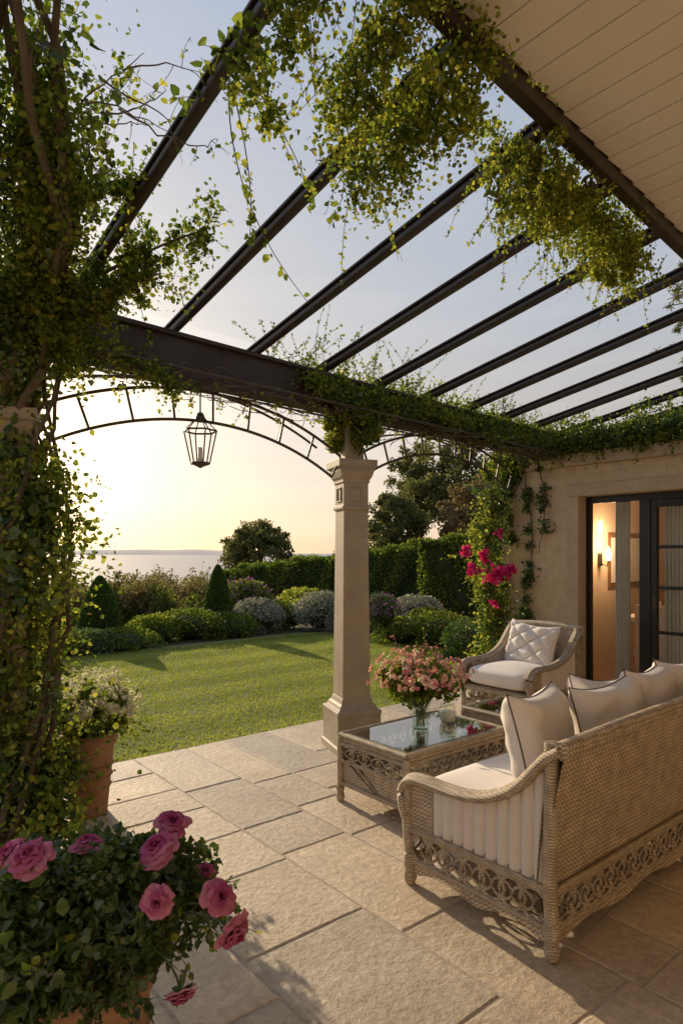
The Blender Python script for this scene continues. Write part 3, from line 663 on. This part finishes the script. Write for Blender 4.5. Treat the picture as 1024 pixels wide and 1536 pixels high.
for a,b,n_,r_,sg in ((0,3,900,.1,.1),(2,6,4200,.17,.32),(3,6,3200,.2,.22)):
    mb.leaves(along(ed[a:b+1],n_,r_,sg)+G*.1,.019,'vineg')
    mb.leaves(along(ed[a:b+1],n_//3,r_,sg)+G*.1,.021,'vine')
mb.leaves(cloud(ed[3]+G*.15-[0,0,.12],(.26,.22,.15),3400,18,.3),.018,'vineg');mb.leaves(cloud(ed[5]+G*.1-[0,0,.2],(.17,.17,.19),3400,14,.3),.018,'vineg')
for i in range(80):
    j=rng.integers(2,7);sprig(mb,ed[j]+G*rng.uniform(0,.25)+rng.normal(size=3)*.06-[0,0,.1],unit(1)[0]*[1,1,.3]+[0,0,-.9],rng.uniform(.12,.34),'vineg',.017,.3,120)
for (p,m_,q) in (((-.45,2.55,3.45),(-.46,2.6,3.0),(-.12,2.75,2.65)),((-.42,2.5,3.4),(-.35,2.7,3.1),(-.38,2.6,2.85)),((-.35,2.6,3.5),(-.1,2.8,3.2),(-.15,2.9,3.15)),((.1,2.75,3.4),(.12,2.8,3.2),(.05,2.8,3.1))):
    pts=bez(p,m_,q,16);mb.tube(pts,np.linspace(.003,.0015,16),'bark',5);n_=34;t_=rng.uniform(0,14.9,n_);i=t_.astype(int);mb.leaves(pts[i]+rng.normal(size=(n_,3))*.012,.032,'vineg',unit(n_)+[0,0,-.5])
mb.finish('hanging_vine')
# beam vines
mb=MB();bl=[B(t_,2.93) for t_ in np.linspace(-.75,3.5,12)]
mb.leaves(along(bl,13000,.22),.026,'vine');mb.leaves(along([B(t_,3.0) for t_ in np.linspace(-.9,3.5,9)],4500,.2),.024,'vineg')
mb.leaves(along([B(t_,2.88)-BN*.12 for t_ in np.linspace(-.6,3.5,9)],13000,.16),.026,'vine');mb.leaves(along([B(t_,2.83)-BN*.12 for t_ in np.linspace(-.4,3.5,9)],6000,.15),.026,'ivy')
mb.leaves(cloud(B(0,2.62),(.24,.24,.26),4200,14),.028,'vineg');mb.leaves(cloud(B(0.05,2.75),(.3,.3,.2),2500,14),.028,'vine')
mb.leaves(cloud(B(0,2.58)-BN*.1,(.17,.14,.2),3800,16,.4),.026,'vine')
for i in range(140):
    t_=rng.uniform(-.9,3.5);d=unit(1)[0]*[1,1,.3]+[0,0,1.0];sprig(mb,B(t_,3.0)+BN*rng.uniform(-.1,.1),d,rng.uniform(.15,.38) if t_>.7 else rng.uniform(.2,.6),'vine',.02,.05,60)
for i in range(60):
    t_=rng.uniform(-.4,3.4);sprig(mb,B(t_,2.8)+BN*rng.uniform(-.15,.1),unit(1)[0]*[1,1,.3]+[0,0,-.8],rng.uniform(.12,.3),'vineg',.023,.3,60)
for i in range(34):
    t_=rng.uniform(-2.7,-.4);sprig(mb,B(t_,2.74)+BN*rng.uniform(-.2,.2),unit(1)[0]*[1,1,.3]+[0,0,-.6],rng.uniform(.1,.26),'vineg',.026,.3,50)
mb.finish('beam_vine')
mb=MB();wt=[P(6.8,v_,2.9) for v_ in np.linspace(5.1,1.5,9)]
mb.leaves(along(wt,13000,.27),.032,'vine');mb.leaves(along([w_+S*.3+[0,0,.05] for w_ in wt],8000,.3),.032,'vine');mb.leaves(along([w_-S*.05 for w_ in wt],5000,.22),.03,'ivy')
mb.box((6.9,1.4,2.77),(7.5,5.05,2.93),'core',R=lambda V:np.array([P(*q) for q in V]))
for i in range(90): sprig(mb,P(6.78,rng.uniform(1.6,5),2.85),unit(1)[0]*.6+[-.2,-.2,-.6],rng.uniform(.1,.28),'vine',.03,.3,60)
for v_,z1,n_ in ((4.62,.6,1500),(4.45,1.6,500),(4.85,1.7,1000),(5.0,1.0,900)):
    pts=np.array([P(6.8+rng.normal()*.01,v_+.06*math.sin(z*4+v_*9),z) for z in np.linspace(2.85,z1,12)]);mb.tube(pts,np.linspace(.01,.004,12),'bark',6);mb.leaves(along(pts,n_,.15),.042,'ivy')
mb.leaves(cloud(P(6.75,4.95,2.6),(.3,.3,.3),3000,16),.032,'vine')
mb.finish('wall_ivy')
mb=MB();bp=[np.array([1.85,7.95,z])+[.06*math.sin(z*3),0,0] for z in np.linspace(.0,2.4,10)]
for i in range(4): mb.tube(np.array(bp)+rng.normal(size=(10,3))*.03,np.linspace(.02,.008,10),'bark',6)
mb.leaves(along(bp,5000,.34),.036,'vineg');mb.leaves(along(bp,3600,.33),.038,'ivy')
for i in range(60): sprig(mb,bp[rng.integers(1,10)],unit(1)[0]*[1,1,.5]+[-.2,0,-.2],rng.uniform(.2,.5),'vineg',.034,.4,40)
for xx,yy,r_,n_ in ((746,862,.13,210),(700,826,.06,60),(712,856,.075,85),(728,836,.08,85),(765,856,.07,60),(735,868,.08,70),(748,800,.05,30),(740,905,.05,30),(750,980,.05,35)):
    mb.leaves(cloud(px(xx,yy,7.6),r_,n_,7,.5),.045,'mag',w=.6)
mb.finish('bougainvillea')
# ------------------------------------------------------------ garden
def hedge(name,p0,p1,z0a,z1a,z0b,z1b,th,n,leaf,k='hedge'):
    mb=MB();p0=np.array([*p0,0.]);p1=np.array([*p1,0.]);d=p1-p0;L=np.linalg.norm(d);d/=L;nn=np.array([d[1],-d[0],0])
    if nn[1]>0: nn=-nn
    f=rng.random(n);side=rng.random(n);bot=z0a+(z0b-z0a)*f;top=z1a+(z1b-z1a)*f
    hh=np.where(side<.6,rng.random(n),1);off=np.where(side<.6,th/2,rng.uniform(-th/2,th/2,n))
    C=p0+np.outer(f*L,d)+nn*off[:,None];C[:,2]=bot+(top-bot)*hh
    bump=.07*np.sin(f*L*3.1+hh*4)+.05*np.sin(f*L*7.7+hh*9)+rng.normal(size=n)*.04
    C+=nn*(bump*(side<.6))[:,None];C[:,2]+=bump*(side>=.6);mb.leaves(C,leaf,k,rnd=np.clip(rng.normal(.45,.22,n)+bump*2,0,1))
    V=[]
    for p,a,b in ((p0,z0a,z1a),(p1,z0b,z1b)):
        for s_ in (-1,1):
            for z in (a,b-.08): q=p+nn*s_*(th/2-.08);V.append([q[0],q[1],z])
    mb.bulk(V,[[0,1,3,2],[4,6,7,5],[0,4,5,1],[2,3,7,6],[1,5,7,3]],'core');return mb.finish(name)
hedge('hedge',(4.5,14.5),(-3.6,21.2),-.1,2.12,-1.2,1.02,1.1,34000,.065)
hedge('hedge',(1.9,14.6),(5.5,12.6),-.1,1.9,-.1,1.95,.8,18000,.06,'hedge')
def bush(name,c,R,n,leaf,k,fl=None,nf=0,sub=16,up=0):
    mb=MB();c=np.array(c,float);R=np.array(R,float)
    V=[];q=8
    for i in range(12):
        for j in range(7):
            th=math.pi*j/6;ph=2*math.pi*i/12;V.append(c+R*.62*[math.sin(th)*math.cos(ph),math.sin(th)*math.sin(ph),math.cos(th)])
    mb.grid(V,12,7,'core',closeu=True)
    mb.leaves(cloud(c,R,n,sub,.4),leaf,k,up=up)
    d=unit(n//2);d[:,2]=abs(d[:,2]);mb.leaves(c+d*R*rng.uniform(.75,1.02,(n//2,1)),leaf,k,d+unit(n//2)*.8)
    if fl:
        d=unit(nf);d[:,2]=abs(d[:,2]);mb.leaves(c+d*R*rng.uniform(.9,1.15,(nf,1)),leaf*.9,fl,w=.6)
    return mb.finish(name,origin=tuple(c))
def cone(name,xx,ytop,Y,w):
    X=(xx-512)/960*Y;zt=1.6-(ytop-830)/960*Y;mb=MB();n=10000;h=rng.random(n);a=rng.uniform(0,6.283,n)
    pr=lambda h:w*np.clip((1-h**1.9),0,1)**.75*(.86+.14*np.minimum(h*5,1))
    r=pr(h)*(1+rng.normal(size=n)*.025+.03*np.sin(a*3+h*9))
    C=np.stack([X+r*np.cos(a),Y+r*np.sin(a),-.05+(zt+.05)*h],1);out=np.stack([np.cos(a),np.sin(a),np.full(n,.6)],1)
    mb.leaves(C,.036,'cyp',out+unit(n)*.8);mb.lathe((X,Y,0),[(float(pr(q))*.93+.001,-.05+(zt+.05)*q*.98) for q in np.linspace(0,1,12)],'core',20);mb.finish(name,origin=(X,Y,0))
cone('topiary_cone',150,865,11.9,.38);cone('topiary_cone',327,848,13.2,.3)
for xx,Y,z,R,n,leaf,k,fl,nf in (
 (120,10.6,.05,(.75,.5,.3),3500,.038,'ivy',None,0),(185,11.0,.05,(.7,.5,.28),3000,.038,'hedge',None,0),(235,12.0,.12,(.6,.5,.34),2600,.042,'vine',None,0),
 (285,12.4,.16,(.75,.5,.38),3200,.04,'hedge','wht',60),(340,12.7,.1,(.7,.5,.34),3000,.04,'hedge',None,0),(385,13.4,.22,(.6,.5,.45),3000,.045,'lav','purp',60),
 (368,14.6,.5,(.62,.5,.5),2800,.05,'hedge','purp',420),(430,14.2,.2,(.6,.5,.4),2400,.045,'vineg','wht',80),(395,14.5,.25,(.5,.4,.4),1800,.045,'hedge','pink',260),
 (482,13.6,.3,(.62,.5,.48),4200,.042,'lav','wht',100),(455,15.0,.4,(.7,.5,.4),2000,.055,'vineg',None,0),
 (545,13.3,.2,(.5,.45,.4),2500,.045,'hedge',None,0),(574,11.5,.5,(.34,.3,.36),2400,.038,'ivy','purp',420),(622,13.0,.3,(.62,.5,.45),4200,.042,'lav','wht',100),
 (600,11.6,.15,(.5,.4,.3),2200,.04,'vine','wht',60),(660,11.2,.2,(.6,.4,.4),2800,.04,'hedge','pink',50),(700,9.8,.2,(.4,.3,.4),2200,.038,'ivy',None,0),(640,12.4,.2,(.5,.4,.35),2000,.04,'vine',None,0),
 (60,10.2,.1,(.8,.5,.35),2600,.042,'hedge',None,0)):
    nm={'lav':'silver_lavender_bush','ivy':'boxwood_bush','hedge':'boxwood_bush','vine':'garden_shrub','vineg':'golden_shrub','shrub':'hydrangea_shrub'}[k]
    if fl=='purp' and nf>200: nm='hydrangea_shrub'
    bush(nm,((xx-512)/960*Y,Y,z),R,n,leaf,k,fl,nf)
mb=MB()
for i in range(50):
    xx=rng.uniform(20,335);Y=rng.uniform(15,20);top=(872 if xx<150 else 862)+rng.uniform(-8,18);zt=1.6-(top-830)/960*Y;R=rng.uniform(.45,.8);X=(xx-512)/960*Y
    mb.leaves(cloud((X,Y,zt-.55),(R,R*.7,.6),1200,16,.36),.055,rng.choice(['shrub','shrub','hedge','vineg','brown','lav'],p=[.3,.24,.18,.06,.14,.08]))
    mb.leaves(cloud((X,Y,zt-1.3),(R*1.2,R*.7,.8),500,8,.5),.09,'hedge')
    for j in range(5):
        a=np.array([X,Y,zt-.6]);sprig(mb,a,unit(1)[0]*[.5,.5,.2]+[0,0,1],rng.uniform(.5,.8),'shrub',.05,0,40,.006)
mb.box((-12,20.5,-2.5),(-3.2,20.8,.4),'core');mb.finish('shrub_border')
def tree(name,base,cc,R,n,leaf,k,sub=34,limbs=12):
    mb=MB();base=np.array(base,float);cc=np.array(cc,float);R=np.array(R,float)*np.ones(3)
    mb.tube(bez(base,(base+cc)/2+[.1,0,0],cc+[0,0,R[2]*.3],9),np.linspace(R[0]*.11,R[0]*.03,9),'bark',8)
    sub=sub*3;sc=unit(sub)*(rng.uniform(.1,1,sub)**.45*.92)[:,None]
    for i in range(min(limbs,sub)):
        e=cc+sc[i]*R;s0=base+(cc-base)*rng.uniform(.55,1.0);mb.tube(bez(s0,(s0+e)/2+[0,0,.1*R[2]],e,7),np.linspace(R[0]*.04,R[0]*.01,7),'bark',6)
    id=rng.integers(0,sub,n);rr=rng.uniform(.1,.26,sub)[id]
    p=cc+(sc[id]+unit(n)*(rr*rng.random(n)**.45)[:,None]*[1,1,.75])*R
    mb.leaves(p,leaf,k,rnd=np.clip(rng.normal(.4,.2,n)+.4*(rng.random(sub)-.5)[id],0,1));return mb.finish(name,origin=tuple(base))
tree('round_tree',(-3.3,25.5,-3),(-3.3,25.5,1.55),(1.5,1.4,1.45),16000,.095,'tree',50)
tree('garden_tree',(2.0,24,-2),(2.0,24,2.4),(1.4,1.2,1.6),13000,.095,'tree',44)
tree('garden_tree',(4.6,27,-2),(4.8,27,4.3),(2.4,2,2.3),22000,.11,'tree',50)
tree('bronze_tree',(4.9,23,-2),(4.9,23,2.6),(1.7,1.5,1.9),17000,.095,'brown',44)
tree('garden_tree',(3.3,29,-2),(3.4,29,4.6),(1.4,1.2,2.2),11000,.11,'tree',40)
tree('garden_tree',(8,26,-2),(8,26,3.8),(2.6,2,2.6),15000,.13,'tree',44)
mb=MB();tb=np.array([8.9,14.5,0]);mb.tube([tb,tb+[0,0,5],tb+[.1,0,9.6]],[.2,.15,.04],'bark',10)
for i in range(70):
    z=rng.uniform(4.2,9.2);a=rng.uniform(0,6.28);L=(10.5-z)*.2+.8;e=tb+[math.cos(a)*L,math.sin(a)*L,z+.2];s0=tb+[0,0,z];pts=bez(s0,(s0+e)/2+[0,0,.25],e,8);mb.tube(pts,np.linspace(.03,.008,8),'bark',5)
    mb.leaves(along(pts[2:],380,.16),.09,'tree',w=.12)
mb.finish('pine_tree')
# ------------------------------------------------------------ light, sky, camera
az=math.radians(-34);el=math.radians(18.5)
d=Vector((math.sin(az)*math.cos(el),math.cos(az)*math.cos(el),math.sin(el)))
sl=bpy.data.lights.new('sun','SUN');sl.energy=5;sl.angle=math.radians(.5);sl.color=(1,.80,.54)
so=bpy.data.objects.new('sun',sl);COL.objects.link(so);so.rotation_euler=d.to_track_quat('Z','Y').to_euler()
w=bpy.data.worlds.new('World');scene.world=w;w.use_nodes=True;t=w.node_tree;t.nodes.clear()
o=t.nodes.new('ShaderNodeOutputWorld');bg=t.nodes.new('ShaderNodeBackground');sk=t.nodes.new('ShaderNodeTexSky')
sk.sky_type='NISHITA';sk.sun_disc=False;sk.sun_elevation=el;sk.sun_rotation=az;sk.air_density=1.0;sk.dust_density=1.5;sk.ozone_density=1.2
tc=N(t,'ShaderNodeTexCoord').outputs['Generated'];sp=N(t,'ShaderNodeSeparateXYZ');t.links.new(tc,sp.inputs[0])
K=1/.13
hz=ramp(t,sp.outputs[2],[(0,(.78,.56,.39)),(.10,(.70,.58,.48)),(.32,(.50,.52,.55)),(.65,(.36,.43,.55)),(1,(.28,.36,.50))])
def glow(pw,col,dz):
    dp=N(t,'ShaderNodeVectorMath',operation='DOT_PRODUCT');t.links.new(tc,dp.inputs[0]);dp.inputs[1].default_value=(math.sin(math.radians(-27))*math.cos(dz),math.cos(math.radians(-27))*math.cos(dz),math.sin(dz))
    return mixc(t,mth(t,'POWER',mth(t,'MAXIMUM',dp.outputs['Value'],0),pw),(0,0,0),col)
g1=glow(9,(.32,.21,.10),.13);g2=glow(60,(1.0,.72,.36),.13);g3=glow(500,(1,.9,.6),.13)
mp=N(t,'ShaderNodeMapping');mp.inputs['Scale'].default_value=(2.2,2.2,18);t.links.new(tc,mp.inputs[0])
cn=N(t,'ShaderNodeTexNoise',Scale=1.6,Detail=6.0,Roughness=.6);t.links.new(mp.outputs[0],cn.inputs['Vector'])
cf=ramp(t,cn.outputs['Fac'],[(.46,(0,0,0)),(.75,(.5,.5,.5))]);band=ramp(t,sp.outputs[2],[(0,(1,1,1)),(.5,(.25,.25,.25))])
cl=mixc(t,1.0,mixc(t,1.0,cf,band,'MULTIPLY'),(.24,.15,.12),'MULTIPLY')
hsum=hz
for q in (g1,g2,g3,cl): hsum=mixc(t,1.0,hsum,q,'ADD')
hs=N(t,'ShaderNodeVectorMath',operation='SCALE');t.links.new(hsum,hs.inputs[0]);hs.inputs['Scale'].default_value=K
ns=N(t,'ShaderNodeVectorMath',operation='SCALE');t.links.new(sk.outputs[0],ns.inputs[0]);ns.inputs['Scale'].default_value=.14
ad=N(t,'ShaderNodeVectorMath',operation='ADD');t.links.new(hs.outputs[0],ad.inputs[0]);t.links.new(ns.outputs[0],ad.inputs[1])
t.links.new(ad.outputs[0],bg.inputs[0]);bg.inputs[1].default_value=.13;t.links.new(bg.outputs[0],o.inputs[0])
cd=bpy.data.cameras.new('camera');co=bpy.data.objects.new('camera',cd);COL.objects.link(co);co.location=(0,0,1.6);co.rotation_euler=(math.pi/2,0,0)
cd.sensor_fit='VERTICAL';cd.sensor_height=36;cd.lens=22.5;cd.shift_y=.0404;cd.clip_end=120000;cd.clip_start=.05;scene.camera=co
scene.view_settings.view_transform='Standard';scene.view_settings.look='None';scene.view_settings.exposure=0
